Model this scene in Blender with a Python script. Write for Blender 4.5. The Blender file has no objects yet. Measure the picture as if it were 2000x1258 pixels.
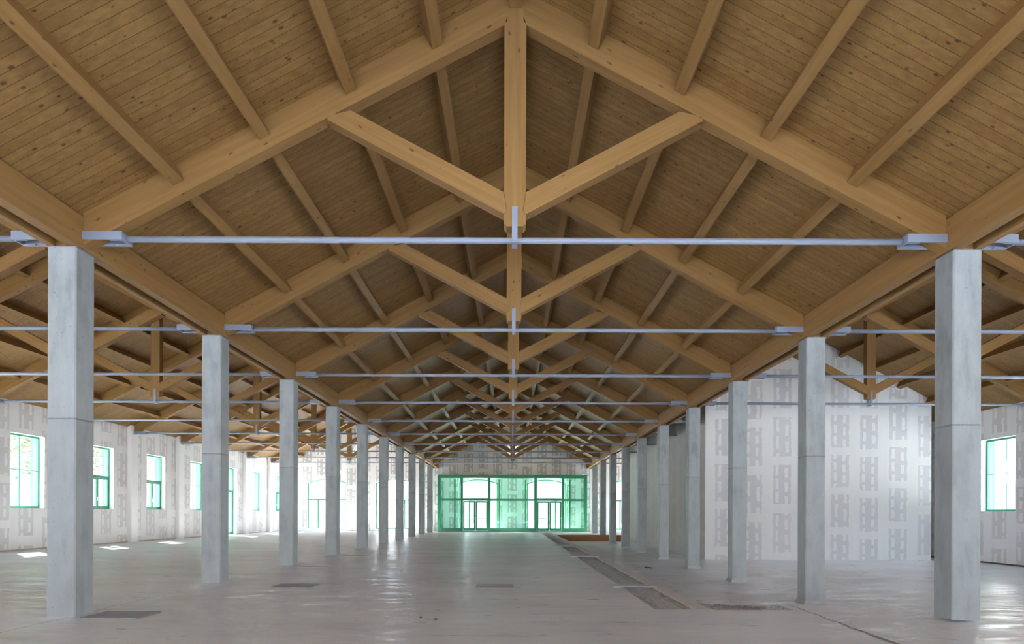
import bpy, bmesh, math, random
from mathutils import Vector, Matrix
from mathutils.geometry import tessellate_polygon
random.seed(7)
C = bpy.context.scene.collection
SC = bpy.context.scene

# ------------------------------------------------------------------ camera, sky, sun, exposure
XC = 0.025                       # the camera stands a little left of the hall's centre line
cam_d = bpy.data.cameras.new('camera'); cam = bpy.data.objects.new('camera', cam_d); C.objects.link(cam)
cam.location = (-XC, 0.0, 1.448)
cam.rotation_euler = (math.pi / 2, math.radians(-0.2), 0)
cam_d.sensor_width = 36.0; cam_d.sensor_fit = 'HORIZONTAL'
cam_d.lens = 36.0 * 1250.0 / 2000.0
cam_d.shift_y = (1003.5 - 629.0) / 2000.0
cam_d.clip_start = 0.05; cam_d.clip_end = 400
SC.camera = cam

world = bpy.data.worlds.new('sky'); SC.world = world; world.use_nodes = True
wn = world.node_tree; wn.nodes.clear()
w_out = wn.nodes.new('ShaderNodeOutputWorld'); w_bg = wn.nodes.new('ShaderNodeBackground')
w_tc = wn.nodes.new('ShaderNodeTexCoord'); w_sep = wn.nodes.new('ShaderNodeSeparateXYZ'); w_rmp = wn.nodes.new('ShaderNodeValToRGB')
wn.links.new(w_tc.outputs['Generated'], w_sep.inputs[0]); wn.links.new(w_sep.outputs['Z'], w_rmp.inputs[0])
w_rmp.color_ramp.elements[0].position = 0.0; w_rmp.color_ramp.elements[0].color = (0.94, 0.96, 1.0, 1)
w_rmp.color_ramp.elements[1].position = 0.7; w_rmp.color_ramp.elements[1].color = (0.50, 0.70, 1.0, 1)
wn.links.new(w_rmp.outputs[0], w_bg.inputs[0]); w_bg.inputs[1].default_value = 1.3
wn.links.new(w_bg.outputs[0], w_out.inputs[0])

sun_d = bpy.data.lights.new('sun', 'SUN'); sun = bpy.data.objects.new('sun', sun_d); C.objects.link(sun)
sun_d.energy = 3.5; sun_d.angle = math.radians(0.6); sun_d.color = (1.0, 0.96, 0.90)
sun.rotation_euler = Vector((0.70, -0.75, -0.85)).to_track_quat('-Z', 'Y').to_euler()

SC.view_settings.view_transform = 'Standard'; SC.view_settings.look = 'None'
SC.view_settings.gamma = 1.0; SC.view_settings.use_curve_mapping = False
SC.view_settings.exposure = 4.58
USE_PORTALS = True
cy = SC.cycles
cy.use_denoising = True
cy.max_bounces = 10; cy.diffuse_bounces = 8; cy.glossy_bounces = 4; cy.transmission_bounces = 6; cy.transparent_max_bounces = 16
cy.caustics_reflective = False; cy.caustics_refractive = False
cy.sample_clamp_indirect = 6.0; cy.sample_clamp_direct = 0.065

# ------------------------------------------------------------------ dimensions (metres)
S = 4.41                         # truss spacing
Y0 = 9.05                        # first truss
NT = 10
def ty(n): return Y0 + S * n
COLX = 6.266; COLW = 0.40
ZR = 8.83; PITCH = 0.529; A_N = 6.035; A_A = 5.94; CA = 12.41
ZT = 5.13                        # column top
YB, YE = -4.2, 52.4; YR, YRA = -4.7, -4.7   # YR, YRA: where the roofs of nave and aisles start, an open court lies behind
#             # rear and far end of the hall
XW = 18.55; WT = 0.5             # side wall inner face, wall thickness
LOW = -0.42                      # sunken floor level on the right
EX, EY, EYN, EY2 = 3.05, 9.7, 10.6, 43.6
ORD = ['first', 'second', 'third', 'fourth', 'fifth', 'sixth', 'seventh', 'eighth', 'ninth', 'tenth', 'eleventh']

# ------------------------------------------------------------------ node helpers
class NB:
    def __init__(s, name):
        s.m = bpy.data.materials.new(name); s.m.use_nodes = True
        s.t = s.m.node_tree; s.t.nodes.clear()
        s.out = s.t.nodes.new('ShaderNodeOutputMaterial')
    def n(s, typ, **kw):
        x = s.t.nodes.new(typ)
        for k, v in kw.items(): setattr(x, k, v)
        return x
    def link(s, a, b): s.t.links.new(a, b)
    def put(s, sock, v):
        if isinstance(v, (int, float)): sock.default_value = v
        elif isinstance(v, tuple): sock.default_value = v if len(v) == len(sock.default_value) else (*v, 1)
        else: s.link(v, sock)
    def m_(s, op, a, b=None, c=None):
        x = s.n('ShaderNodeMath', operation=op); s.put(x.inputs[0], a)
        if b is not None: s.put(x.inputs[1], b)
        if c is not None: s.put(x.inputs[2], c)
        return x.outputs[0]
    def mix(s, f, a, b, blend='MIX'):
        x = s.n('ShaderNodeMix', data_type='RGBA', blend_type=blend)
        s.put(x.inputs[0], f); s.put(x.inputs[6], a); s.put(x.inputs[7], b)
        return x.outputs[2]
    def ramp(s, v, stops):
        x = s.n('ShaderNodeValToRGB'); s.put(x.inputs[0], v)
        el = x.color_ramp.elements
        while len(el) < len(stops): el.new(0.5)
        for e, (p, c) in zip(el, stops):
            e.position = p; e.color = c if len(c) == 4 else (*c, 1)
        return x.outputs[0]
    def coords(s):
        return s.n('ShaderNodeTexCoord').outputs['Object']
    def mapping(s, v, scale=(1, 1, 1), loc=(0, 0, 0)):
        x = s.n('ShaderNodeMapping'); s.link(v, x.inputs[0]); x.inputs['Scale'].default_value = scale; x.inputs['Location'].default_value = loc
        return x.outputs[0]
    def vadd(s, a, b):
        x = s.n('ShaderNodeVectorMath', operation='ADD'); s.put(x.inputs[0], a); s.put(x.inputs[1], b); return x.outputs[0]
    def noise(s, v, scale, detail=3, rough=0.55):
        x = s.n('ShaderNodeTexNoise'); s.link(v, x.inputs['Vector']); x.inputs['Scale'].default_value = scale
        x.inputs['Detail'].default_value = detail; x.inputs['Roughness'].default_value = rough
        return x.outputs[0]
    def sep(s, v):
        x = s.n('ShaderNodeSeparateXYZ'); s.link(v, x.inputs[0]); return x.outputs
    def comb(s, a, b, c):
        x = s.n('ShaderNodeCombineXYZ')
        for i, q in enumerate((a, b, c)): s.put(x.inputs[i], q)
        return x.outputs[0]
    def white(s, v):
        x = s.n('ShaderNodeTexWhiteNoise', noise_dimensions='1D'); s.put(x.inputs['W'], v); return x.outputs['Value']
    def bump(s, h, strength, dist=0.01):
        x = s.n('ShaderNodeBump'); s.link(h, x.inputs['Height']); x.inputs['Strength'].default_value = strength; x.inputs['Distance'].default_value = dist
        return x.outputs[0]
    def principled(s, col, rough=0.6, metal=0.0, normal=None, spec=0.5):
        p = s.n('ShaderNodeBsdfPrincipled'); s.put(p.inputs['Base Color'], col); s.put(p.inputs['Roughness'], rough)
        p.inputs['Metallic'].default_value = metal; p.inputs['Specular IOR Level'].default_value = spec
        if normal is not None: s.link(normal, p.inputs['Normal'])
        s.link(p.outputs[0], s.out.inputs[0])
        return p

def band(b, x, lo, hi, soft=0.0):
    """1 where lo < x < hi."""
    return b.m_('MULTIPLY', b.m_('GREATER_THAN', x, lo), b.m_('LESS_THAN', x, hi))

def wood(name, axis, c_lo, c_hi, knots=0.5, boards=False, slope=0.0):
    b = NB(name)
    co = b.coords()
    if slope:
        X, Y, Z = b.sep(co); co = b.comb(X, Y, b.m_('ADD', Z, b.m_('MULTIPLY', b.m_('ABSOLUTE', X), slope)))
    rnd = b.n('ShaderNodeObjectInfo').outputs['Random']
    off = b.m_('MULTIPLY', rnd, 90.0)
    if boards:
        X, Y, Z = b.sep(co)
        q = b.m_('DIVIDE', Y, 0.148)
        idx = b.m_('FLOOR', q); fr = b.m_('FRACT', q)
        tint = b.white(idx)
        co2 = b.comb(b.m_('ADD', X, b.m_('MULTIPLY', tint, 37.0)), Y, Z)
        gap = b.m_('MINIMUM', fr, b.m_('SUBTRACT', 1.0, fr))
        line = b.m_('LESS_THAN', gap, 0.028)
    else:
        co2 = b.vadd(co, b.comb(off, off, off))
    st = [9.0, 9.0, 9.0]; st[axis] = 0.45
    g = b.noise(b.mapping(co2, tuple(st)), 1.6, 4, 0.6)
    ks = [8.5, 8.5, 8.5]; ks[axis] = 4.2
    vo = b.n('ShaderNodeTexVoronoi'); b.link(b.mapping(co2, tuple(ks)), vo.inputs['Vector']); vo.inputs['Scale'].default_value = 1.0
    vc = b.sep(vo.outputs['Color'])
    size = b.m_('MULTIPLY', b.m_('SUBTRACT', vc[0], 1.0 - knots), 0.25)
    kn = b.m_('SUBTRACT', size, vo.outputs['Distance'])
    kmask = b.n('ShaderNodeMapRange'); b.link(kn, kmask.inputs[0]); kmask.inputs[1].default_value = -0.06; kmask.inputs[2].default_value = 0.05
    km = b.m_('MULTIPLY', kmask.outputs[0], b.m_('GREATER_THAN', vc[0], 1.0 - knots))
    col = b.mix(b.ramp(g, [(0.3, (0, 0, 0)), (0.7, (1, 1, 1))]), c_lo, c_hi)
    if boards:
        col = b.mix(b.m_('MULTIPLY', tint, 0.45), col, (c_lo[0] * .72, c_lo[1] * .68, c_lo[2] * .6))
        col = b.mix(b.m_('MULTIPLY', line, 0.75), col, (0.05, 0.025, 0.008))
    else:
        big = b.noise(co2, 0.9, 2)
        col = b.mix(b.m_('MULTIPLY', big, 0.3), col, (c_lo[0] * .8, c_lo[1] * .75, c_lo[2] * .65))
    col = b.mix(b.m_('MULTIPLY', km, 0.78), col, (0.055, 0.022, 0.008))
    b.principled(col, 0.62, spec=0.25)
    return b.m

W_LO, W_HI = (0.24, 0.126, 0.038), (0.31, 0.173, 0.060)
M_BEAM = [wood('timber_x', 0, W_LO, W_HI, 0.6), wood('timber_y', 1, W_LO, W_HI, 0.6), wood('timber_z', 2, W_LO, W_HI, 0.6)]
M_RAFTER = wood('timber_rafter', 0, W_LO, W_HI, 0.6, slope=PITCH)
M_STRUT = wood('timber_strut', 0, W_LO, W_HI, 0.6, slope=-0.53)
M_DECK = wood('boarding', 0, (0.225, 0.122, 0.037), (0.325, 0.184, 0.062), 0.75, boards=True)
M_SHUTTER = wood('shuttering_board', 0, (0.30, 0.14, 0.06), (0.42, 0.21, 0.09), 0.4)

def concrete(name, base, joint=True):
    b = NB(name)
    co = b.coords(); rnd = b.n('ShaderNodeObjectInfo').outputs['Random']; off = b.m_('MULTIPLY', rnd, 60.0)
    cv = b.vadd(co, b.comb(off, off, off))
    n1 = b.noise(cv, 1.6, 4, 0.6); n2 = b.noise(b.mapping(cv, (6, 6, 1.2)), 1.2, 4, 0.6); n3 = b.noise(cv, 26, 3, 0.6)
    f = b.m_('ADD', b.m_('MULTIPLY', n1, 0.5), b.m_('MULTIPLY', n2, 0.5))
    col = b.ramp(f, [(0.34, tuple(x * .72 for x in base)), (0.5, base), (0.66, tuple(min(1, x * 1.14) for x in base))])
    col = b.mix(b.ramp(n3, [(0.62, (0, 0, 0)), (0.75, (1, 1, 1))]), col, tuple(x * .75 for x in base))
    vo = b.n('ShaderNodeTexVoronoi'); b.link(cv, vo.inputs['Vector']); vo.inputs['Scale'].default_value = 9.0
    pit = b.m_('MULTIPLY', b.m_('LESS_THAN', vo.outputs['Distance'], 0.10), b.m_('GREATER_THAN', b.sep(vo.outputs['Color'])[0], 0.72))
    col = b.mix(b.m_('MULTIPLY', pit, 0.6), col, tuple(x * .4 for x in base))
    if joint:
        Z = b.sep(co)[2]
        zj = b.m_('ADD', Z, b.m_('MULTIPLY', b.m_('SUBTRACT', n3, 0.5), 0.02))
        zz = b.m_('SUBTRACT', zj, b.m_('ADD', 2.62, b.m_('MULTIPLY', rnd, 0.13)))
        ln = b.m_('LESS_THAN', b.m_('ABSOLUTE', zz), 0.012)
        col = b.mix(b.m_('MULTIPLY', ln, 0.7), col, tuple(x * .35 for x in base))
        below = b.m_('MULTIPLY', b.m_('LESS_THAN', zz, 0.0), 0.22)
        col = b.mix(below, col, tuple(x * .72 for x in base))
    b.principled(col, 0.55, normal=b.bump(n3, 0.25, 0.006), spec=0.3)
    return b.m
M_CONC = concrete('column_concrete', (0.275, 0.291, 0.292))
M_MORTAR = concrete('mortar', (0.40, 0.385, 0.37), False)

def floor_mat():
    b = NB('screed_floor')
    co = b.coords(); X, Y, Z = b.sep(co)
    n1 = b.noise(b.mapping(co, (0.35, 0.55, 1)), 1.0, 5, 0.6)
    n2 = b.noise(b.mapping(co, (1.2, 4.0, 1)), 1.0, 5, 0.65)
    n3 = b.noise(co, 30, 3)
    f = b.m_('ADD', b.m_('MULTIPLY', n1, 0.55), b.m_('MULTIPLY', n2, 0.45))
    base = (0.62, 0.635, 0.70)
    col = b.ramp(f, [(0.36, (0.42, 0.42, 0.44)), (0.46, base), (0.55, (0.66, 0.67, 0.72)), (0.64, (0.79, 0.79, 0.83))])
    col = b.mix(b.m_('MULTIPLY', b.ramp(n3, [(0.6, (0, 0, 0)), (0.75, (1, 1, 1))]), 0.25), col, (0.44, 0.43, 0.43))
    # dark trowel smears running across the hall
    sm = b.noise(b.mapping(co, (0.3, 1.1, 1), (3, 1, 0)), 0.9, 6, 0.75)
    col = b.mix(b.m_('MULTIPLY', b.ramp(sm, [(0.52, (0, 0, 0)), (0.70, (1, 1, 1))]), 0.6), col, (0.39, 0.38, 0.385))
    # sawn pour joints
    jx = b.m_('ADD', X, b.m_('MULTIPLY', b.m_('SUBTRACT', b.noise(co, 2.0, 2), 0.5), 0.10))
    jy = b.m_('ADD', Y, b.m_('MULTIPLY', b.m_('SUBTRACT', b.noise(co, 1.3, 2), 0.5), 0.22))
    l1 = b.m_('LESS_THAN', b.m_('ABSOLUTE', b.m_('ADD', jx, 6.15)), 0.018)
    l2 = b.m_('MULTIPLY', b.m_('LESS_THAN', b.m_('ABSOLUTE', b.m_('SUBTRACT', b.m_('PINGPONG', b.m_('ADD', jy, 2.0), 8.8), 4.0)), 0.014), b.m_('LESS_THAN', X, -5.9))
    col = b.mix(b.m_('MULTIPLY', b.m_('MAXIMUM', l1, l2), 0.55), col, (0.15, 0.14, 0.13))
    ro = b.ramp(n2, [(0.35, (0.27, 0.27, 0.27)), (0.6, (0.52, 0.52, 0.52))])
    hb = b.noise(b.mapping(co, (3.0, 6.0, 1)), 1.6, 4, 0.6)
    b.principled(col, ro, normal=b.bump(hb, 0.5, 0.014), spec=0.42)
    return b.m
M_FLOOR = floor_mat()

def gypsum(name, axis, white, patch, contrast, phase=0.0):
    """plasterboard with taped joints: pale filled bands around bare board patches and short filled strips on the studs."""
    b = NB(name)
    co = b.coords(); P = b.sep(co)
    wob = b.m_('MULTIPLY', b.m_('SUBTRACT', b.noise(co, 3.5, 3), 0.5), 0.09)
    wob2 = b.m_('MULTIPLY', b.m_('SUBTRACT', b.noise(co, 9.0, 3), 0.5), 0.06)
    u = b.m_('DIVIDE', b.m_('ADD', P[axis], phase + 60.0), 1.2)
    col_i = b.m_('FLOOR', u); fu = b.m_('ADD', b.m_('FRACT', u), b.m_('ADD', wob, wob2))
    r1 = b.white(b.m_('ADD', col_i, 0.37))
    hgt = b.m_('ADD', 1.55, b.m_('MULTIPLY', b.white(b.m_('ADD', col_i, 5.71)), 0.9))
    v = b.m_('DIVIDE', b.m_('ADD', P[2], b.m_('ADD', 30.0, b.m_('MULTIPLY', r1, 2.5))), hgt)
    row_i = b.m_('FLOOR', v); fv = b.m_('ADD', b.m_('FRACT', v), b.m_('MULTIPLY', wob, 0.35))
    cell = b.white(b.m_('ADD', b.m_('MULTIPLY', col_i, 7.13), b.m_('MULTIPLY', row_i, 3.77)))
    patchm = b.m_('MULTIPLY', band(b, fu, 0.19, 0.81), band(b, fv, 0.09, 0.91))
    sh = b.m_('MULTIPLY', b.m_('SUBTRACT', cell, 0.5), 0.06)
    s1 = band(b, b.m_('ADD', fu, sh), 0.29, 0.39); s2 = band(b, b.m_('ADD', fu, sh), 0.60, 0.71)
    f3 = b.m_('FRACT', b.m_('ADD', b.m_('MULTIPLY', fv, b.m_('ADD', 2.2, b.m_('MULTIPLY', cell, 2.0))), b.m_('MULTIPLY', cell, 4.3)))
    f4 = b.m_('FRACT', b.m_('ADD', f3, 0.23))
    strips = b.m_('ADD', b.m_('MULTIPLY', s1, band(b, f3, 0.10, 0.84)), b.m_('MULTIPLY', s2, band(b, f4, 0.12, 0.80)))
    bare = b.m_('MULTIPLY', patchm, b.m_('SUBTRACT', 1.0, b.m_('MINIMUM', strips, 1.0)))
    fade = b.m_('MULTIPLY', bare, b.m_('MULTIPLY_ADD', b.noise(co, 0.8, 2), 0.9, contrast - 0.45))
    streak = b.noise(b.mapping(co, (5, 5, 0.35)), 1.0, 3)
    wcol = b.mix(b.m_('MULTIPLY', streak, 0.55), white, tuple(x * .80 for x in white))
    c = b.mix(b.m_('MINIMUM', b.m_('MAXIMUM', fade, 0.0), 1.0), wcol, patch)
    b.principled(c, 0.75, spec=0.2)
    return b.m
GW, GP = (0.80, 0.795, 0.775), (0.49, 0.475, 0.455)
M_GYP_END = gypsum('plasterboard_end', 0, GW, GP, 0.95, 0.6)
M_GYP_PART = gypsum('plasterboard_partition', 0, GW, (0.60, 0.59, 0.59), 0.95, 0.25)
M_GYP_SIDE = gypsum('plasterboard_side', 1, GW, (0.56, 0.545, 0.525), 0.7, 0.2)
M_GYP_PSIDE = gypsum('plasterboard_partition_side', 1, (0.62, 0.615, 0.585), (0.50, 0.49, 0.46), 0.45, 0.2)

def plain(name, col, rough=0.6, metal=0.0, spec=0.5, var=0.12, scale=4.0):
    b = NB(name); co = b.coords(); n = b.noise(co, scale, 3)
    c = b.mix(b.m_('MULTIPLY', n, 1.0), tuple(x * (1 - var) for x in col), tuple(min(1, x * (1 + var)) for x in col))
    b.principled(c, rough, metal, spec=spec); return b.m
M_PLASTER = plain('white_plaster', (0.80, 0.80, 0.78), 0.7, spec=0.2, var=0.05)
M_GREEN = plain('green_paint', (0.004, 0.19, 0.085), 0.4, var=0.08)
M_GREENL = plain('green_reveal', (0.03, 0.25, 0.09), 0.45, var=0.05)
M_STEEL = plain('grey_painted_steel', (0.235, 0.262, 0.325), 0.42, var=0.05)
M_PLATE = plain('dark_steel_plate', (0.20, 0.20, 0.215), 0.5, 0.2, var=0.2)
M_ZINC = plain('pale_cover_slab', (0.46, 0.48, 0.49), 0.5, var=0.12)
M_CHROME = plain('stainless_steel', (0.55, 0.55, 0.55), 0.3, 0.9, var=0.03)
M_DARK = plain('dark_gutter', (0.06, 0.04, 0.025), 0.8)
M_CURB = plain('dusty_curb', (0.53, 0.495, 0.485), 0.7, var=0.15, scale=2.0)
M_ROOFOUT = plain('roof_sheet', (0.35, 0.30, 0.28), 0.7)
M_PAVE = plain('pale_paving', (0.74, 0.70, 0.65), 0.8, var=0.1, scale=0.6)
M_BARK = plain('bark', (0.16, 0.12, 0.09), 0.9)
M_LEAF = plain('leaf', (0.035, 0.06, 0.018), 0.6, var=0.5, scale=1.5)
M_RENDER = plain('white_render', (0.74, 0.72, 0.68), 0.8, var=0.04)
M_RENDER2 = plain('blue_grey_render', (0.05, 0.06, 0.08), 0.8, var=0.05)
M_PLINTH = plain('blue_grey_plinth', (0.028, 0.036, 0.05), 0.8)
M_WINDARK = plain('far_window_pane', (0.10, 0.14, 0.18), 0.15)

def gravel_mat():
    b = NB('gravel'); co = b.coords()
    vo = b.n('ShaderNodeTexVoronoi'); b.link(co, vo.inputs['Vector']); vo.inputs['Scale'].default_value = 30.0
    n = b.noise(co, 3.0, 3)
    c = b.ramp(b.sep(vo.outputs['Color'])[0], [(0.0, (0.34, 0.345, 0.37)), (0.6, (0.54, 0.55, 0.59)), (1.0, (0.78, 0.77, 0.78))])
    c = b.mix(b.m_('MULTIPLY', n, 0.5), c, (0.50, 0.49, 0.50))
    b.principled(c, 0.8, normal=b.bump(vo.outputs['Distance'], 0.9, 0.02), spec=0.2); return b.m
M_GRAVEL = gravel_mat()

def glass_mat(name, tint, refl=1.0):
    b = NB(name)
    tr = b.n('ShaderNodeBsdfTransparent'); b.put(tr.inputs[0], tint)
    gl = b.n('ShaderNodeBsdfGlossy'); gl.inputs['Roughness'].default_value = 0.0; gl.inputs[0].default_value = (1, 1, 1, 1)
    fr = b.n('ShaderNodeLayerWeight'); fr.inputs[0].default_value = 0.5
    F = b.m_('MULTIPLY_ADD', b.m_('POWER', fr.outputs['Facing'], 5.0), 0.6, 0.04 * refl)
    mx = b.n('ShaderNodeMixShader'); b.link(F, mx.inputs[0])
    b.link(tr.outputs[0], mx.inputs[1]); b.link(gl.outputs[0], mx.inputs[2]); b.link(mx.outputs[0], b.out.inputs[0])
    return b.m
M_GLASS = glass_mat('window_glass', (0.93, 0.93, 0.92), 1.0)
M_GLASSG = glass_mat('green_tinted_glass', (0.80, 0.93, 0.88), 0.5)

# ------------------------------------------------------------------ mesh helpers
def obj(name, bm, mats, parent=None, loc=None, smooth=False):
    me = bpy.data.meshes.new(name); bmesh.ops.recalc_face_normals(bm, faces=bm.faces[:]); bm.to_mesh(me); bm.free()
    if not isinstance(mats, (list, tuple)): mats = [mats]
    for m in mats: me.materials.append(m)
    if smooth:
        for p in me.polygons: p.use_smooth = True
    o = bpy.data.objects.new(name, me); C.objects.link(o)
    if parent: o.parent = parent
    if loc: o.location = loc
    return o
def box(bm, x0, x1, y0, y1, z0, z1, mat=0, M=None):
    vs = [bm.verts.new((x, y, z)) for z in (z0, z1) for y in (y0, y1) for x in (x0, x1)]
    if M is not None:
        for v in vs: v.co = M @ v.co
    fs = [(0, 2, 3, 1), (4, 5, 7, 6), (0, 1, 5, 4), (2, 6, 7, 3), (0, 4, 6, 2), (1, 3, 7, 5)]
    for f in fs: bm.faces.new([vs[i] for i in f]).material_index = mat
    return vs
def boxes(*bs):
    bm = bmesh.new()
    for q in bs: box(bm, *q)
    return bm
def prism(bm, pts, c0, c1, axis='Y', mat=0, matside=None):
    """polygon pts extruded: axis Y -> pts are (x, z); axis X -> (y, z); axis Z -> (x, y)."""
    def P(p, c): return {'Y': (p[0], c, p[1]), 'X': (c, p[0], p[1]), 'Z': (p[0], p[1], c)}[axis]
    a = [bm.verts.new(P(p, c0)) for p in pts]; b = [bm.verts.new(P(p, c1)) for p in pts]
    bm.faces.new(a).material_index = mat; bm.faces.new(b[::-1]).material_index = mat
    n = len(pts)
    for i in range(n):
        bm.faces.new((a[i], a[(i + 1) % n], b[(i + 1) % n], b[i])).material_index = mat if matside is None else matside
    return a + b
def wall2d(outer, holes, c0, c1, axis, mat=0, matside=1):
    """plate with holes, extruded from c0 to c1; hole sides get matside."""
    bm = bmesh.new()
    def P(p, c): return {'Y': (p[0], c, p[1]), 'X': (c, p[0], p[1]), 'Z': (p[0], p[1], c)}[axis]
    loops = [outer] + holes
    tris = tessellate_polygon([[Vector((p[0], p[1], 0)) for p in l] for l in loops])
    flat = [p for l in loops for p in l]
    A = [bm.verts.new(P(p, c0)) for p in flat]; B = [bm.verts.new(P(p, c1)) for p in flat]
    for t in tris:
        try:
            bm.faces.new([A[i] for i in t]).material_index = mat; bm.faces.new([B[i] for i in reversed(t)]).material_index = mat
        except ValueError: pass
    k = 0
    for l in loops:
        n = len(l)
        for i in range(n):
            i0, i1 = k + i, k + (i + 1) % n
            bm.faces.new((A[i0], A[i1], B[i1], B[i0])).material_index = matside
        k += n
    return bm
def tube(bm, p0, p1, r, seg=12):
    p0, p1 = Vector(p0), Vector(p1); d = (p1 - p0); L = d.length
    q = d.to_track_quat('Z', 'Y').to_matrix().to_4x4(); q.translation = p0
    a = [bm.verts.new(q @ Vector((r * math.cos(t * 2 * math.pi / seg), r * math.sin(t * 2 * math.pi / seg), 0))) for t in range(seg)]
    b = [bm.verts.new(q @ Vector((r * math.cos(t * 2 * math.pi / seg), r * math.sin(t * 2 * math.pi / seg), L))) for t in range(seg)]
    bm.faces.new(a[::-1]); bm.faces.new(b)
    for i in range(seg):
        f = bm.faces.new((a[i], a[(i + 1) % seg], b[(i + 1) % seg], b[i])); f.smooth = True
def bevel(bm, w, seg=1):
    bmesh.ops.bevel(bm, geom=bm.edges[:], offset=w, segments=seg, affect='EDGES', profile=0.5)
    return bm
def thing(name, label, cat, loc=(0, 0, 0), group=None):
    o = bpy.data.objects.new(name, None); o.empty_display_size = 0.2; C.objects.link(o); o.location = loc
    return tag(o, label, cat, group)
def tag(o, label, cat, group=None):
    o['label'] = label; o['category'] = cat; o['kind'] = 'thing'
    if group: o['group'] = group
    return o
def struct(name, bm, mats, parent=None):
    o = obj(name, bm, mats, parent)
    if parent is None: o['kind'] = 'structure'
    return o
def dup(root, loc, label):
    r = root.copy(); C.objects.link(r); r.location = loc; r['label'] = label
    for ch in list(root.children):
        c = ch.copy(); C.objects.link(c); c.parent = r
        for g in ch.children:
            d = g.copy(); C.objects.link(d); d.parent = c
    return r
def deck(x): return ZR - PITCH * abs(x)

# ------------------------------------------------------------------ the setting: floors
g = bmesh.new(); box(g, -90, 90, -60, 130, -0.9, -0.55)
paving = struct('ground', g, M_PAVE)
TX0, TX1 = 2.16, 2.80           # the gravel-filled services channel
fl = bmesh.new()
def up(x0, x1, y0, y1): box(fl, x0, x1, y0, y1, -0.55, 0.0)
up(-XW - WT, TX0, YB - 6, YE + 0.5)
up(TX0, TX1, YB - 6, 9.75); up(TX0, TX1, 49.5, YE + 0.5)
up(TX1, EX, YB - 6, 9.75); up(TX1, EX, 49.5, YE + 0.5)
up(EX, 4.35, YB - 6, EY)
box(fl, 4.35, XW + WT, YB - 6, EYN, -0.55, -0.035)
up(EX, XW + WT, EY2 + 0.9, 49.5); up(EX, XW + WT, 49.5, YE + 0.5)
box(fl, EX, XW + WT, EY, EY2 + 0.9, -0.55, LOW)
box(fl, TX0, TX1, 9.75, 49.5, -0.55, -0.12)
floor = struct('floor', fl, M_FLOOR)
cb = bmesh.new()
prism(cb, [(TX1, -0.55), (EX + 0.10, -0.55), (EX + 0.03, -0.05), (EX - 0.03, -0.008), (TX1, -0.008)], 9.75, EY2 + 0.9, 'Y')
box(cb, TX1, EX, EY2 + 0.9, 49.5, -0.55, -0.004)
curb = struct('trim_1', cb, M_CURB)
# gravel: channel bed and the ramp of loose stones at the near edge of the sunken floor
gv = bmesh.new(); nx, ny = 8, 260
def gridsurf(bm, fx, nx, ny):
    V = [[bm.verts.new(fx(i / nx, j / ny)) for i in range(nx + 1)] for j in range(ny + 1)]
    for j in range(ny):
        for i in range(nx): bm.faces.new((V[j][i], V[j][i + 1], V[j + 1][i + 1], V[j + 1][i]))
gridsurf(gv, lambda a, b: (TX0 + 0.003 + a * (TX1 - TX0 - 0.006), 9.76 + b * (49.48 - 9.76), -0.03 + random.uniform(-.012, .012)), nx, ny)
gr = obj('gravel_bed', gv, M_GRAVEL); gr['kind'] = 'stuff'; gr['label'] = 'grey gravel filling the long floor channel right of the hall centre'; gr['category'] = 'gravel'
gv = bmesh.new()
def ramp(a, b):
    x = 3.10 + a * 1.7; y0 = 9.66 if x < 4.33 else EYN - .04; ye = 14.3 - 1.5 * a + 0.25 * math.sin(9 * a) + 0.12 * math.sin(31 * a)
    y = y0 + b * (ye - y0)
    z = -0.012 + (LOW + 0.01) * min(1, b * 1.02) ** 0.9 + random.uniform(-.02, .02) * (0.2 + b) * (1 if b < 1 else 0)
    if x > 4.33: z = min(z - 0.03, -0.04)
    return (x, y, z)
gridsurf(gv, ramp, 70, 90)
gr = obj('gravel_ramp', gv, M_GRAVEL); gr['kind'] = 'stuff'; gr['label'] = 'loose grey gravel ramp down to the sunken floor beside the second right column'; gr['category'] = 'gravel'
ck = bmesh.new()
prev = None
for k in range(26):
    y = 5.6 + k * (10.3 - 5.6) / 25; x = 4.23 + 0.012 * math.sin(k * 1.7) + 0.008 * k + random.uniform(-.008, .008); w = 0.012 + 0.055 * max(0, 1 - k / 18) * random.uniform(.8, 1.2)
    cur = [ck.verts.new((x - w, y, 0.003)), ck.verts.new((x + w * .8, y, 0.003))]
    if prev: ck.faces.new((prev[0], prev[1], cur[1], cur[0]))
    prev = cur
gr = obj('gravel_seam', ck, plain('crumbled_joint', (0.15, 0.14, 0.135), 0.9, var=0.5, scale=40)); gr['kind'] = 'stuff'; gr['label'] = 'dark crumbled joint in the floor left of the nearest right column'; gr['category'] = 'floor joint'

# ------------------------------------------------------------------ walls
WB = [24.49 + S * k for k in range(-6, 6 + 1)]             # window bays: middles of the truss bays
WB = [y for y in WB if YB + 1 < y < 51.5]
WZ0, WZ1, WWD = 1.60, 4.41, 1.72
DOORY = 24.49 + 4 * S
def side_wall(name, sgn, openings):
    outer = [(YB, -0.6), (YE, -0.6), (YE, deck(XW - CA) + 0.0), (YB, deck(XW - CA) + 0.0)]
    holes = [[(y - w / 2, z0), (y + w / 2, z0), (y + w / 2, z1), (y - w / 2, z1)] for (y, w, z0, z1) in openings]
    bm = wall2d(outer, holes, sgn * XW, sgn * (XW + WT), 'X')
    return struct(name, bm, [M_GYP_SIDE, M_PLASTER])
op_left = [(y, WWD, WZ0, WZ1) if abs(y - DOORY) > .1 else (y, WWD, 0.02, WZ1) for y in WB]
op_right = [(y, WWD, WZ0, WZ1) for y in WB if y < 26 or y > 45]
side_wall('wall_left', -1, op_left); side_wall('wall_right', 1, op_right)

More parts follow.
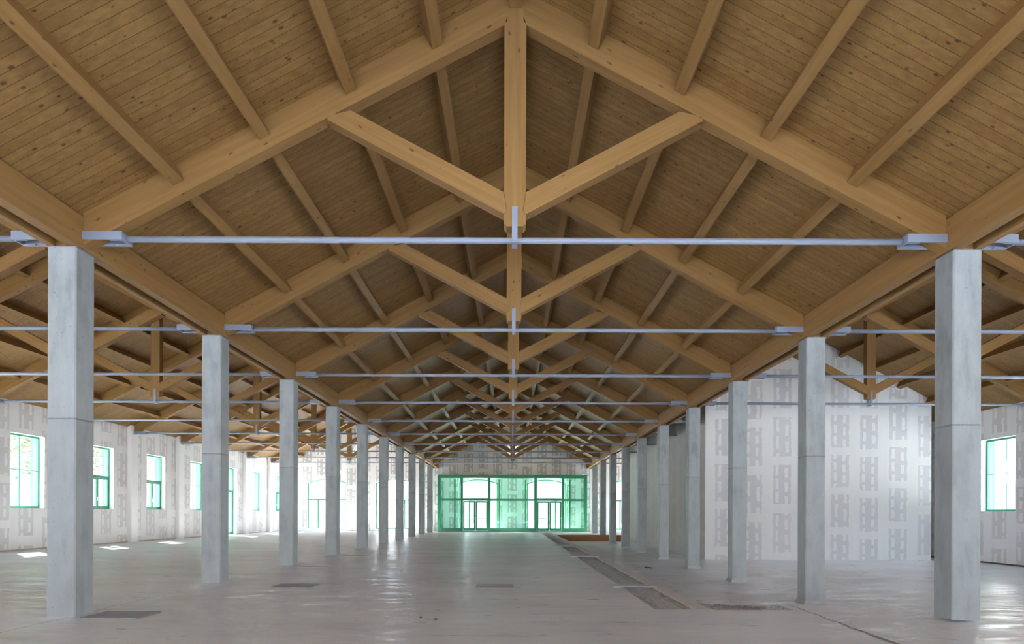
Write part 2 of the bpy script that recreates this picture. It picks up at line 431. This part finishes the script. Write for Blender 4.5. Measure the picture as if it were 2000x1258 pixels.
def arch_pts(cx, w, z0, zs, zt, n=14):
    h = zt - zs; r = (w * w / 4 + h * h) / (2 * h); a0 = math.asin(w / 2 / r)
    pts = [(cx - w / 2, z0), (cx + w / 2, z0)]
    for i in range(n + 1):
        a = a0 - 2 * a0 * i / n
        pts.append((cx + r * math.sin(a), zt - r + r * math.cos(a)))
    return pts
def circ_pts(cx, cz, r, n=28): return [(cx + r * math.cos(2 * math.pi * i / n), cz + r * math.sin(2 * math.pi * i / n)) for i in range(n)]
ARCH_X = [-CA - 2.8, -CA + 2.8, -2.8, 2.8, CA - 2.8, CA + 2.8]
AW, AZ0, AZS, AZT = 3.2, 0.03, 3.93, 4.26
def gable_outline(z0):
    xe = XW + WT
    return [(-xe, z0), (xe, z0), (xe, deck(XW - CA) - .02), (XW, deck(XW - CA)), (CA, ZR), (COLX + .23, deck(CA - COLX - .23)), (COLX - .23, deck(COLX - .23)),
            (0, ZR), (-COLX + .23, deck(COLX - .23)), (-COLX - .23, deck(CA - COLX - .23)), (-CA, ZR), (-XW, deck(XW - CA)), (-xe, deck(XW - CA) - .02)]
holes = [arch_pts(x, AW, AZ0, AZS, AZT) for x in ARCH_X] + [circ_pts(x, 6.5, 0.62) for x in (-CA, 0, CA)]
struct('wall_far', wall2d(gable_outline(-0.6), holes, YE, YE + WT, 'Y'), [M_GYP_END, M_PLASTER])
holes = [arch_pts(x, 2.7, AZ0, 3.93, 4.26) for x in ARCH_X]
struct('wall_rear', wall2d(gable_outline(-0.6), holes, YB - WT, YB, 'Y'), [M_GYP_END, M_PLASTER])
# boxed pilasters under each truss end of the outer walls
for sgn, nm in ((-1, 'left'), (1, 'right')):
    for n in range(NT):
        if sgn > 0 and 4 <= n <= 7: continue
        z0 = 0.0 if sgn < 0 else (LOW if EYN < ty(n) < EY2 else 0.0)
        b_ = boxes((min(sgn * 18.355, sgn * XW), max(sgn * 18.355, sgn * XW), ty(n) - .27, ty(n) + .27, z0, deck(18.355 - CA) - .03))
        struct('wall_pilaster_' + nm, b_, M_PLASTER)
# thin strips coloured as the shadow line at the foot of both side walls
struct('foot_shadow_left', boxes((-XW, -XW + .012, YB, DOORY - WWD / 2, 0, .05), (-XW, -XW + .012, DOORY + WWD / 2, YE, 0, .05)), plain('foot_shadow_tan', (0.42, 0.37, 0.31), 0.8))
struct('foot_shadow_right', boxes((XW - .014, XW, YB, EYN, -.035, .02), (XW - .014, XW, EYN, 43.5, LOW, LOW + .06)), plain('foot_shadow_dark', (0.06, 0.06, 0.07), 0.8))
# the plasterboard room on the right
PX0, PX1, PY0, PY1 = 7.97, 17.33, 26.5, 44.3
pm = bmesh.new()
prism(pm, [(PX0, LOW), (PX1, LOW), (PX1, deck(PX1 - CA) - .01), (CA, ZR - .01), (PX0, deck(CA - PX0) - .01)], PY0, PY1, 'Y', 0, 1)
struct('wall_partition', pm, [M_GYP_PART, M_GYP_PSIDE])
for k, xk in enumerate((-3, -2, -1, 0, 1, 2, 3)):
    xx = xk * 1.205
    if PX0 + .3 < CA + xx < PX1 - .3:
        q = bmesh.new(); M = Matrix.Translation((CA + xx, 0, deck(xx))) @ Matrix.Rotation(math.atan(PITCH) * (0 if xk == 0 else (1 if xk > 0 else -1)), 4, 'Y')
        box(q, -.11, .11, PY0 - .035, PY0, -.31, -.012, 0, M)
        struct('trim_2', q, M_PLASTER)

# ------------------------------------------------------------------ roof boarding
def roof(name, cx, x0, x1, ys):
    bm = bmesh.new()
    for s, xe in ((-1, x0), (1, x1)):
        a, b_ = (xe, deck(xe)), (0.0, ZR)
        pts = [a, b_, (0.0, ZR + .12), (xe, deck(xe) + .12)]
        prism(bm, pts, ys, YE + WT, 'Y', 0, 0)
    o = struct(name, bm, M_DECK); o.location = (cx, 0, 0); return o
roof('ceiling_nave', 0, -A_N - .10, A_N + .10, YR)
roof('ceiling_left', -CA, -(XW + WT - CA) - .4, A_A + .10, YRA)
roof('ceiling_right', CA, -A_A - .10, XW + WT - CA + .4, YRA)
for s in (-1, 1):
    struct('trim_3', boxes((min(s * 6.15, s * 6.42), max(s * 6.15, s * 6.42), YR, YE + WT, deck(A_N) + .012, deck(A_N) + .16)), M_DARK)

# ------------------------------------------------------------------ windows and doors of the side walls
def side_window(num, sgn, y, w, z0, z1, style, door=False):
    nm = ('door_%d' if door else 'window_%d') % num
    xi = XW + 0.20; xo = xi + 0.07
    def X(a, b_): return (min(sgn * a, sgn * b_), max(sgn * a, sgn * b_))
    fw = 0.075
    y0, y1 = y - w / 2, y + w / 2
    bm = boxes((*X(xi, xo), y0, y0 + fw, z0, z1), (*X(xi, xo), y1 - fw, y1, z0, z1), (*X(xi, xo), y0 + fw, y1 - fw, z1 - fw, z1), (*X(xi, xo), y0 + fw, y1 - fw, z0, z0 + fw))
    fr = struct(nm, bm, M_GREEN)
    iy0, iy1, iz0, iz1 = y0 + fw, y1 - fw, z0 + fw, z1 - fw
    zm = z0 + (z1 - z0) * (0.52 if not door else 0.66)
    if style == 'fixed':
        obj('glazing_bar', boxes((*X(xi + .02, xi + .045), iy0, iy1, zm - .012, zm + .012)), M_GREEN, fr)
        obj('glazing_bar', boxes((*X(xi + .022, xi + .043), y - .16, y - .136, iz0, iz1)), M_GREEN, fr)
    else:
        obj('transom', boxes((*X(xi + .002, xo - .002), iy0, iy1, zm - .05, zm + .05)), M_GREEN, fr)
        for (a, b_) in ((iy0, y), (y, iy1)):
            a, b_ = a + .004, b_ - .004; t = .065; zt = zm - .055
            sh = obj('sash', boxes((*X(xi + .005, xo - .005), a, a + t, iz0, zt), (*X(xi + .005, xo - .005), b_ - t, b_, iz0, zt), (*X(xi + .005, xo - .005), a + t, b_ - t, zt - t, zt), (*X(xi + .005, xo - .005), a + t, b_ - t, iz0, iz0 + t)), M_GREEN, fr)
        obj('handle', boxes((*X(xi - .03, xi + .004), y - .035, y - .015, iz0 + .30 if not door else 1.0, iz0 + .46 if not door else 1.16)), M_CHROME, fr)
    obj('pane', boxes((*X(xi + .028, xi + .036), iy0, iy1, iz0, iz1)), M_GLASS, fr)
    obj('reveal_lining', boxes((*X(xo, XW + WT + .02), y0, y0 + .02, z0, z1), (*X(xo, XW + WT + .02), y1 - .02, y1, z0, z1), (*X(xo, XW + WT + .02), y0, y1, z1 - .02, z1), (*X(xo, XW + WT + .06), y0, y1, z0, z0 + .02)), M_GREENL, fr)
wi = 1
for (y, w, z0, z1) in op_left:
    k = round((y - 24.49) / S)
    if abs(y - DOORY) < .1: side_window(1, -1, y, w, z0, z1, 'casement', True)
    else:
        side_window(wi, -1, y, w, z0, z1, 'fixed' if k in (0, 3, 5, -1, -3) else 'casement'); wi += 1
for (y, w, z0, z1) in op_right:
    side_window(wi, 1, y, w, z0, z1, 'fixed'); wi += 1

# ------------------------------------------------------------------ arched windows and round windows of the far gable
def offset_arch(cx, w, z0, zs, zt, t): return arch_pts(cx, w - 2 * t, z0 + t, zs - t * .6, zt - t)
dn = 2
for x in ARCH_X:
    y0, y1 = YE + .22, YE + .29
    ring = wall2d(arch_pts(x, AW, AZ0 + .14, AZS, AZT), [offset_arch(x, AW, AZ0 + .14, AZS, AZT, .085)], y0, y1, 'Y', 0, 0)
    if abs(x) < 5:
        fr = struct('door_%d' % dn, ring, M_GREEN); dn += 1
    else:
        fr = struct('window_%d' % wi, ring, M_GREEN); wi += 1
    obj('transom', boxes((x - AW / 2 + .08, x + AW / 2 - .08, y0 + .003, y1 - .003, 2.50, 2.60)), M_GREEN, fr)
    for q in (-.75, .75): obj('mullion', boxes((x + q - .05, x + q + .05, y0 + .006, y1 - .006, AZ0 + .22, 2.50)), M_GREEN, fr)
    obj('pane', wall2d(offset_arch(x, AW, AZ0 + .14, AZS, AZT, .06), [], y0 + .03, y0 + .038, 'Y', 0, 0), M_GLASS, fr)
    obj('threshold', boxes((x - AW / 2, x + AW / 2, YE, YE + WT, AZ0, AZ0 + .14)), M_PLASTER, fr)
for x in (-CA, 0, CA):
    ring = wall2d(circ_pts(x, 6.5, .62), [circ_pts(x, 6.5, .55)], YE + .2, YE + .27, 'Y', 0, 0)
    fr = struct('window_%d' % wi, ring, M_GREEN); wi += 1
    obj('pane', wall2d(circ_pts(x, 6.5, .56), [], YE + .23, YE + .238, 'Y', 0, 0), M_GLASS, fr)
    obj('glazing_bar', boxes((x - .56, x + .56, YE + .21, YE + .26, 6.48, 6.52)), M_GREEN, fr)

# ------------------------------------------------------------------ concrete columns
def column_bm(z0):
    bm = bmesh.new(); h = COLW / 2; c = 0.018
    pts = [(-h + c, -h), (h - c, -h), (h, -h + c), (h, h - c), (h - c, h), (-h + c, h), (-h, h - c), (-h, -h + c)]
    prism(bm, pts, z0, ZT - .012, 'Z'); return bm
def make_column(low, loc, label):
    t = thing('concrete_column', label, 'column', loc, 'concrete columns along the hall')
    obj('shaft', column_bm(0.0 if not low else LOW), M_CONC, t)
    obj('cap_plate', boxes((-.19, .215, -.205, .205, ZT - .012, ZT)), M_PLATE, t)
    if low:
        f = bmesh.new()
        a = [(-.25, -.25), (.25, -.25), (.25, .25), (-.25, .25)]; b_ = [(-.205, -.205), (.205, -.205), (.205, .205), (-.205, .205)]
        va = [f.verts.new((*p, LOW)) for p in a]; vb = [f.verts.new((p[0], p[1], LOW + .085)) for p in b_]
        f.faces.new(vb); f.faces.new(va[::-1])
        for i in range(4): f.faces.new((va[i], va[(i + 1) % 4], vb[(i + 1) % 4], vb[i]))
        obj('mortar_footing', f, M_MORTAR, t)
    return t
colproto = {}
for sgn, side in ((-1, 'left'), (1, 'right')):
    for n in range(NT):
        low = sgn > 0 and 1 <= n <= 7
        lab = 'square concrete column, %s of the %s row counted from the camera' % (ORD[n], side)
        key = low
        if key not in colproto: colproto[key] = make_column(low, (sgn * COLX, ty(n), 0), lab)
        else: dup(colproto[key], (sgn * COLX, ty(n), 0), lab)

# ------------------------------------------------------------------ paired eaves girders on the columns
def make_girder(L, label, loc, sgn):
    t = thing('eaves_girder', label, 'beam', loc, 'paired timber girders on the column heads')
    for a, b_ in ((-.231, -.071), (.105, .20)):     # deep beam towards the nave, slimmer one towards the aisle
        obj('beam', boxes((min(sgn * a, sgn * b_), max(sgn * a, sgn * b_), 0.002, L - .002, ZT + .003, deck(A_N) - .058)), M_BEAM[1], t)
    obj('spacer_block', boxes((min(sgn * -.07, sgn * .104), max(sgn * -.07, sgn * .104), -.16 if L > 3.9 else .1, .16, ZT + .003, ZT + .36)), M_BEAM[0], t)
    return t
for sgn, side in ((-1, 'left'), (1, 'right')):
    gproto = None
    for n in range(-1, NT):
        L = S if n < NT - 1 else YE - ty(n)
        lab = ('double timber girder over the %s column row in front of its first column' % side) if n < 0 else \
              ('double timber girder on the %s row from its %s to its %s column' % (side, ORD[n], ORD[n + 1]) if n < NT - 1 else 'double timber girder from the tenth %s column to the gable wall' % side)
        loc = (sgn * COLX, ty(n), 0)
        if n == NT - 1: make_girder(L - .01, lab, loc, sgn)
        elif gproto is None: gproto = make_girder(L, lab, loc, sgn)
        else: dup(gproto, loc, lab)

# ------------------------------------------------------------------ roof trusses
HD = 0.10                         # half depth of the truss timbers
RV = 0.455                        # vertical depth of a rafter
def make_truss(a, label, loc, group):
    t = thing('roof_truss', label, 'roof truss', loc, group)
    for s in (-1, 1):
        def q(x, z): return (s * x, z)
        g = .004
        pts = [q(a - .002, deck(a) - g), q(.125, deck(.125) - g), q(.112, deck(.112) - RV + .10), q(.155, deck(.155) - RV - .01), q(a - .002, deck(a) - RV)]
        bm = bmesh.new(); prism(bm, pts, -HD, HD, 'Y'); obj('rafter', bm, M_RAFTER, t)
        zt0, zb0 = 5.945, 5.64
        pts = [q(.157, zt0), q(2.30, zt0 + .53 * 2.143), q(2.605, 7.01), q(2.63, 6.94), q(2.59, zb0 + .53 * 2.435), q(.157, zb0), q(.112, 5.672)]
        bm = bmesh.new(); prism(bm, pts, -HD - .004, HD + .004, 'Y'); obj('strut', bm, M_STRUT, t)
        # steel shoe: two side bars, end plate and bottom flanges
        x0, x1 = a - .002, a - .555
        def bx(x0, x1, *r): return (min(s * x0, s * x1), max(s * x0, s * x1), *r)
        bm = boxes(bx(x0, x1, -HD - .028, -HD - .006, 5.255, 5.372), bx(x0, x1, HD + .006, HD + .028, 5.255, 5.372), bx(x1 + .022, x1, -HD - .006, HD + .006, 5.255, 5.372),
                   bx(a - .36, x1 + .022, -HD - .006, -HD + .035, 5.255, 5.268), bx(a - .36, x1 + .022, HD - .035, HD + .006, 5.255, 5.268))
        obj('steel_shoe', bm, M_STEEL, t)
    w = .153
    pts = [(-w, 8.29), (-.112, 8.34), (-.123, 8.745), (.123, 8.745), (.112, 8.34), (w, 8.29), (w, 5.94), (.108, 5.67), (w, 5.635), (w, 5.50), (.118, 5.465), (-.118, 5.465), (-w, 5.50), (-w, 5.635), (-.108, 5.67), (-w, 5.94)]
    bm = bmesh.new(); prism(bm, pts, -HD - .008, HD + .008, 'Y'); obj('king_post', bm, M_BEAM[2], t)
    bm = boxes((-.039, .039, -HD - .024, -HD - .010, 5.262, 5.735), (-.039, .039, HD + .010, HD + .024, 5.262, 5.735), (-.039, .039, -HD - .010, HD + .010, 5.240, 5.264))
    obj('hanger_strap', bm, M_STEEL, t)
    bm = bmesh.new(); tube(bm, (-a + .55, 0, 5.31), (a - .55, 0, 5.31), .042, 14); obj('tie_rod', bm, M_STEEL, t)
    return t
GT = {'n': 'timber trusses over the central nave', 'l': 'timber trusses over the left aisle', 'r': 'timber trusses over the right aisle'}
p = None
for n in range(NT):
    lab = 'timber truss over the central nave, %s in line from the camera' % ORD[n]
    if p is None: p = make_truss(A_N, lab, (0, ty(n), 0), GT['n'])
    else: dup(p, (0, ty(n), 0), lab)
pa = None
for n in range(NT):
    lab = 'timber truss over the left aisle, beside the %s left column' % ORD[n]
    if pa is None: pa = make_truss(A_A, lab, (-CA, ty(n), 0), GT['l'])
    else: dup(pa, (-CA, ty(n), 0), lab)
for n in range(4):
    o = dup(pa, (CA, ty(n), 0), 'timber truss over the right aisle, beside the %s right column' % ORD[n]); o['group'] = GT['r']
for n in (8, 9):
    o = dup(pa, (CA, ty(n), 0), 'timber truss over the right aisle behind the plasterboard room, beside the %s right column' % ORD[n]); o['group'] = GT['r']
# truss ends that show between the right columns and the plasterboard room
def make_stub(label, loc):
    t = thing('truss_end', label, 'roof truss', loc, 'truss ends built into the plasterboard room')
    a = A_A; xe = CA - PX0 + .01
    bm = bmesh.new(); prism(bm, [(-a + .002, deck(a) - .004), (-xe, deck(xe) - .004), (-xe, deck(xe) - RV), (-a + .002, deck(a) - RV)], -HD, HD, 'Y'); obj('rafter', bm, M_RAFTER, t)
    x0, x1 = -a + .002, -a + .555
    obj('steel_shoe', boxes((x0, x1, -HD - .028, -HD - .006, 5.255, 5.372), (x0, x1, HD + .006, HD + .028, 5.255, 5.372), (x1 - .022, x1, -HD - .006, HD + .006, 5.255, 5.372)), M_STEEL, t)
    bm = bmesh.new(); tube(bm, (x1, 0, 5.31), (-xe, 0, 5.31), .042, 14); obj('tie_rod', bm, M_STEEL, t)
    return t
ps = None
for n in range(4, 8):
    lab = 'truss end with steel shoe between the %s right column and the plasterboard room' % ORD[n]
    if ps is None: ps = make_stub(lab, (CA, ty(n), 0))
    else: dup(ps, (CA, ty(n), 0), lab)

# ------------------------------------------------------------------ purlins, one beam per bay
PD, PW = 0.255, 0.16
def purlin_mesh(k, L):
    """k-th purlin from the ridge (0 = ridge beam); local origin on the deck line."""
    bm = bmesh.new()
    if k == 0:
        prism(bm, [(-.085, -.318), (.085, -.318), (.085, -PITCH * .085 - .006), (0, -.006), (-.085, -PITCH * .085 - .006)], 0, L, 'Y')
    else:
        box(bm, -PW / 2, PW / 2, 0, L, -PD, -.005)
    return bm
meshes = {}
def purlin(k, sx, cx, y0, y1, label, group):
    L = round(y1 - y0, 3)
    key = (k == 0, L)
    x = sx * k * 1.205
    if key not in meshes:
        o = obj('roof_purlin', purlin_mesh(k, L), M_BEAM[1]); meshes[key] = o.data
    else:
        o = bpy.data.objects.new('roof_purlin', meshes[key]); C.objects.link(o)
    o.location = (cx + x, y0, deck(x)); o.rotation_euler = (0, 0 if k == 0 else sx * math.atan(PITCH), 0)
    tag(o, label, 'purlin', group)
def bays(): return range(-1, NT)
AISLE = {'nave': 0.0, 'left aisle': -CA, 'right aisle': CA}
for an, cx in AISLE.items():
    for n in bays():
        e = HD + .012
        y0, y1 = ty(n) + e, (ty(n + 1) - e if n < NT - 1 else YE - .01)
        if an == 'right aisle':
            if n > 3 and n < 8: continue
            if n == 3: y1 = PY0 - .04
            if n == 8: y0 = max(y0, PY1 + .05)
        for k in range(0, 5):
            for sx in ((-1, 1) if k else (1,)):
                x = cx + sx * k * 1.205
                if abs(x) > 0.83 * y1 + .3: continue
                slope = 'ridge' if k == 0 else ('left slope' if sx < 0 else 'right slope')
                where = 'in front of the first truss' if n < 0 else ('between the %s and %s trusses' % (ORD[n], ORD[n + 1]) if n < NT - 1 else 'behind the tenth truss')
                lab = ('timber ridge beam of the %s %s' % (an, where)) if k == 0 else 'timber purlin %s below the ridge, %s %s, %s' % (ORD[k - 1], an, slope, where)
                purlin(k, sx, cx, y0, y1, lab, 'purlins of the %s roof' % an)

# portals only guide sky sampling through the openings
def portal(loc, rot, w, h):
    d = bpy.data.lights.new('sky_portal', 'AREA'); d.shape = 'RECTANGLE'; d.size = w; d.size_y = h; d.cycles.is_portal = True
    o = bpy.data.objects.new('sky_portal', d); C.objects.link(o); o.location = loc; o.rotation_euler = rot
if USE_PORTALS:
    for (y, w, z0, z1) in op_left: portal((-XW - WT - .08, y, (z0 + z1) / 2), (math.pi / 2, 0, -math.pi / 2), w, z1 - z0)
    for (y, w, z0, z1) in op_right: portal((XW + WT + .08, y, (z0 + z1) / 2), (math.pi / 2, 0, math.pi / 2), w, z1 - z0)
    for x in ARCH_X:
        portal((x, YE + WT + .05, 2.15), (-math.pi / 2, 0, 0), AW, 4.25)
        portal((x, YB - WT - .05, 2.15), (math.pi / 2, 0, 0), AW, 4.25)
# ------------------------------------------------------------------ the glass vestibule before the far gable
VX, VY0, VY1, VH = 5.93, 50.75, YE - .01, 4.52
v = thing('glass_vestibule', 'green framed glass entrance vestibule with two pairs of doors at the far gable', 'vestibule', (0, VY0, 0))
D = VY1 - VY0
FW = .11
PXS = (-VX, -4.02, -1.84, 1.84, 4.02, VX)
for x in PXS:
    hw = FW if abs(x) != VX else .12
    xx = x - math.copysign(hw, x) if abs(x) == VX else x
    obj('post', boxes((xx - hw, xx + hw, 0, .16, .08, VH - .26)), M_GREEN, v)
obj('head_beam', boxes((-VX, VX, 0, .18, VH - .26, VH)), M_GREEN, v)
obj('sill', boxes((-VX, VX, 0, .16, 0, .08)), M_PLATE, v)
for x0, x1 in ((-VX + .24, -4.13), (-1.73, 1.73), (4.13, VX - .24)): obj('bottom_rail', boxes((x0, x1, .02, .14, .08, .30)), M_GREEN, v)
for a, b_ in zip(PXS[:-1], PXS[1:]):
    l, r = a + (.24 if a == -VX else FW), b_ - (.24 if b_ == VX else FW)
    obj('transom', boxes((l, r, .01, .15, 2.47, 2.63 if abs(a + b_) > 7 or a + b_ == 0 else 2.66)), M_GREEN, v)
    obj('pane', boxes((l, r, .07, .08, 2.63, VH - .26)), M_GLASSG, v)
    if (a + b_) == 0 or abs(a) == VX or abs(b_) == VX:
        obj('pane', boxes((l, r, .07, .08, .30, 2.47)), M_GLASSG, v)
    else:
        m = (l + r) / 2
        for (c0, c1, h) in ((l, m, 1), (m, r, -1)):
            c0, c1 = c0 + .01, c1 - .01; t_ = .115
            d_ = obj('door', boxes((c0, c0 + t_, .04, .12, .09, 2.45), (c1 - t_, c1, .04, .12, .09, 2.45), (c0 + t_, c1 - t_, .04, .12, 2.32, 2.45), (c0 + t_, c1 - t_, .04, .12, .09, .28)), M_GREEN, v)
            obj('pane', boxes((c0 + t_, c1 - t_, .075, .083, .28, 2.32)), M_GLASSG, d_)
            bar = bmesh.new(); tube(bar, (c0 + .05, -.02, 1.08), (c1 - .05, -.02, 1.08), .018, 8)
            obj('push_bar', bar, M_CHROME, d_)
for s in (-1, 1):
    obj('side_post', boxes((s * VX - .1 if s > 0 else s * VX, s * VX if s > 0 else s * VX + .1, D - .12, D, .0, VH - .26)), M_GREEN, v)
    obj('side_rail', boxes((min(s * VX, s * (VX - .1)), max(s * VX, s * (VX - .1)), .18, D - .12, VH - .26, VH), (min(s * VX, s * (VX - .1)), max(s * VX, s * (VX - .1)), .18, D - .12, .0, .2), (min(s * VX, s * (VX - .1)), max(s * VX, s * (VX - .1)), .18, D - .12, 2.49, 2.61)), M_GREEN, v)
    for z0, z1 in ((.2, 2.49), (2.61, VH - .26)):
        obj('pane', boxes((s * VX - s * .05 - .005, s * VX - s * .05 + .005, .18, D - .12, z0, z1)), M_GLASSG, v)
for x in (-4.68, -1.07, 1.07, 4.68):
    obj('inner_post', boxes((x - .06, x + .06, D - .3, D - .18, 0, VH - .3)), M_GREEN, v)
obj('roof_panel', boxes((-VX + .02, VX - .02, .18, D, VH - .10, VH - .02)), M_PLASTER, v)

# ------------------------------------------------------------------ timber steps at the end of the sunken floor
for i in range(3):
    z1 = LOW + .14 * (i + 1); y = EY2 + .3 * i
    b_ = boxes((EX + .14, PX0 - .02, y, y + .045, z1 - .138, z1 - .001), (EX + .14, PX0 - .02, y + .045, y + .30, z1 - .032, z1 - .001))
    o = obj('timber_step', b_, M_SHUTTER)
    tag(o, '%s brown timber step beside the gravel channel, leading up to the far gable' % ('lowest', 'middle', 'topmost')[i], 'step', 'timber steps up from the sunken floor')

# ------------------------------------------------------------------ hatches, channel covers, pebbles
def hatch(x, y, w, d, label, name='floor_hatch', m=M_PLATE, z=0.0, h=.012, rot=0.0, cat='hatch'):
    o = obj(name, bevel(boxes((-w / 2, w / 2, -d / 2, d / 2, 0.0, h)), .003), m, None, (x, y, z)); o.rotation_euler = (0, 0, rot)
    return tag(o, label, cat)
hatch(-5.52, 9.02, .78, .62, 'dark grey steel plate on the floor beside the nearest left column', rot=.0)
hatch(-4.33, 12.72, .78, .62, 'dark grey steel plate on the floor right of the second left column', m=M_PLATE)
hatch(-5.35, 17.2, .70, .50, 'grey steel plate on the floor right of the third left column', m=M_ZINC)
hatch(-5.3, 21.7, .9, .55, 'pale plate on the floor right of the fourth left column', m=M_ZINC)
hatch(-.36, 12.75, .75, .7, 'pale square cover in the middle of the near hall floor', m=plain('dusty_cover', (0.39, 0.385, 0.38), .5))
hatch(2.42, 12.85, .86, .38, 'pale grey slab across the gravel channel, nearest of the three', 'channel_cover', M_ZINC, h=.02, cat='cover slab')
hatch(2.42, 21.9, .92, .9, 'pale grey slab across the gravel channel, second of the three', 'channel_cover', M_ZINC, h=.02, cat='cover slab')
hatch(2.42, 29.3, .92, 1.6, 'pale grey slab across the gravel channel, farthest of the three', 'channel_cover', M_ZINC, h=.02, cat='cover slab')
def pebble(x, y, r, lab, z=0.0):
    bm = bmesh.new(); bmesh.ops.create_icosphere(bm, subdivisions=2, radius=r)
    for q in bm.verts: q.co = Vector((q.co.x * 1.3, q.co.y, q.co.z * .7)) * random.uniform(.85, 1.15)
    tag(obj('pebble', bm, M_DARK, None, (x, y, z + r * .55), True), lab, 'pebble')
pebble(-1.285, 8.87, .016, 'dark pebble on the near floor, left one of two'); pebble(-1.06, 8.72, .02, 'dark pebble on the near floor, right one of two')
o = obj('offcut_bar', boxes((-.17, .17, -.02, .02, 0, .03)), M_DARK, None, (4.72, 22.2, LOW)); o.rotation_euler = (0, 0, 2.2)
tag(o, 'short dark bar lying on the sunken floor left of the fourth right column', 'bar')

# ------------------------------------------------------------------ outside: trees and neighbouring buildings
def tree(x, y, h, r, seed, label, leaves=2600, bare=False):
    rnd = random.Random(seed)
    t = thing('tree', label, 'tree', (x, y, -.55), 'trees outside')
    bm = bmesh.new(); tube(bm, (0, 0, 0), (0.1, 0, h * .5), .16, 8)
    tips = []
    for i in range(14):
        a = rnd.uniform(0, 6.28); z0 = h * rnd.uniform(.3, .5); L = r * rnd.uniform(.5, .95)
        p1 = Vector((math.cos(a) * L, math.sin(a) * L, z0 + h * rnd.uniform(.1, .45)))
        tube(bm, (0.06, 0, z0), p1, .05, 6); tips.append(p1)
        for j in range(3):
            p2 = p1 + Vector((rnd.uniform(-1, 1), rnd.uniform(-1, 1), rnd.uniform(-.2, .9))); tube(bm, p1, p2, .02, 5); tips.append(p2)
    obj('trunk', bm, M_BARK, t)
    bm = bmesh.new()
    for i in range(leaves):
        c = rnd.choice(tips) + Vector((rnd.gauss(0, .55), rnd.gauss(0, .55), rnd.gauss(0, .5)))
        s = rnd.uniform(.05, .12); q = Matrix.Rotation(rnd.uniform(0, 6.28), 3, 'Z') @ Matrix.Rotation(rnd.uniform(0, 3.1), 3, 'X')
        vs = [bm.verts.new(c + q @ Vector(p)) for p in ((-s, 0, 0), (0, -s * .6, .02), (s, 0, 0), (0, s * .6, .02))]
        bm.faces.new(vs)
    obj('foliage', bm, M_LEAF, t)
tree(-23.5, 28.5, 8.5, 2.6, 1, 'leafy tree outside the nearest left wall window')
tree(-25.5, 37.0, 8.0, 2.6, 2, 'leafy tree outside the second left wall window')
tree(-27.0, 48.5, 7.0, 2.2, 3, 'thin leafed tree outside the third left wall window', 900)
tree(-21.5, 64.0, 6.5, 2.4, 4, 'sparse tree outside the arched windows of the left aisle', 350)
def building(name, label, x0, x1, y0, y1, h, face, wins, m, plinth=0):
    t = thing(name, label, 'building', ((x0 + x1) / 2, (y0 + y1) / 2, -.55))
    hx, hy = (x1 - x0) / 2, (y1 - y0) / 2
    obj('walls', boxes((-hx, hx, -hy, hy, 0, h)), m, t)
    obj('roof', boxes((-hx - .3, hx + .3, -hy - .3, hy + .3, h, h + .3)), M_ROOFOUT, t)
    if plinth: obj('plinth', boxes((-hx - .12, hx, -hy - .02, hy + .02, 0, plinth)), M_PLINTH, t)
    for (u, z, w, hh) in wins:
        if face == 'x': b_ = boxes((-hx - .05, -hx + .02, u - w / 2, u + w / 2, z, z + hh))
        elif face == 'X': b_ = boxes((hx - .02, hx + .05, u - w / 2, u + w / 2, z, z + hh))
        else: b_ = boxes((u - w / 2, u + w / 2, -hy - .05, -hy + .02, z, z + hh))
        f_ = obj('window', b_, M_RENDER2, t)
        g_ = .1
        if face == 'x': b_ = boxes((-hx - .06, -hx - .04, u - w / 2 + g_, u + w / 2 - g_, z + g_, z + hh - g_))
        elif face == 'X': b_ = boxes((hx + .04, hx + .06, u - w / 2 + g_, u + w / 2 - g_, z + g_, z + hh - g_))
        else: b_ = boxes((u - w / 2 + g_, u + w / 2 - g_, -hy - .06, -hy - .04, z + g_, z + hh - g_))
        obj('pane', b_, M_WINDARK, f_)
building('house', 'white rendered house outside the right wall window', 34, 44, 27, 45.2, 10, 'x', [(7.7, 5.8, .6, 1.3), (4.0, 5.8, .6, 1.3), (0.3, 5.8, .6, 1.3)], M_RENDER, 4.1)
building('house', 'pale house with a blue window beyond the right arch of the left aisle', -20, -6, 80, 90, 9, 'y', [(-.6, 3.2, 1.6, 2.2), (3.5, 3.2, 1.6, 2.2)], M_RENDER)
building('house', 'grey house across the yard behind the left windows', -52, -40, 20, 60, 7, 'X', [(-8, 2, 1.4, 1.8), (0, 2, 1.4, 1.8), (8, 2, 1.4, 1.8)], M_RENDER2)
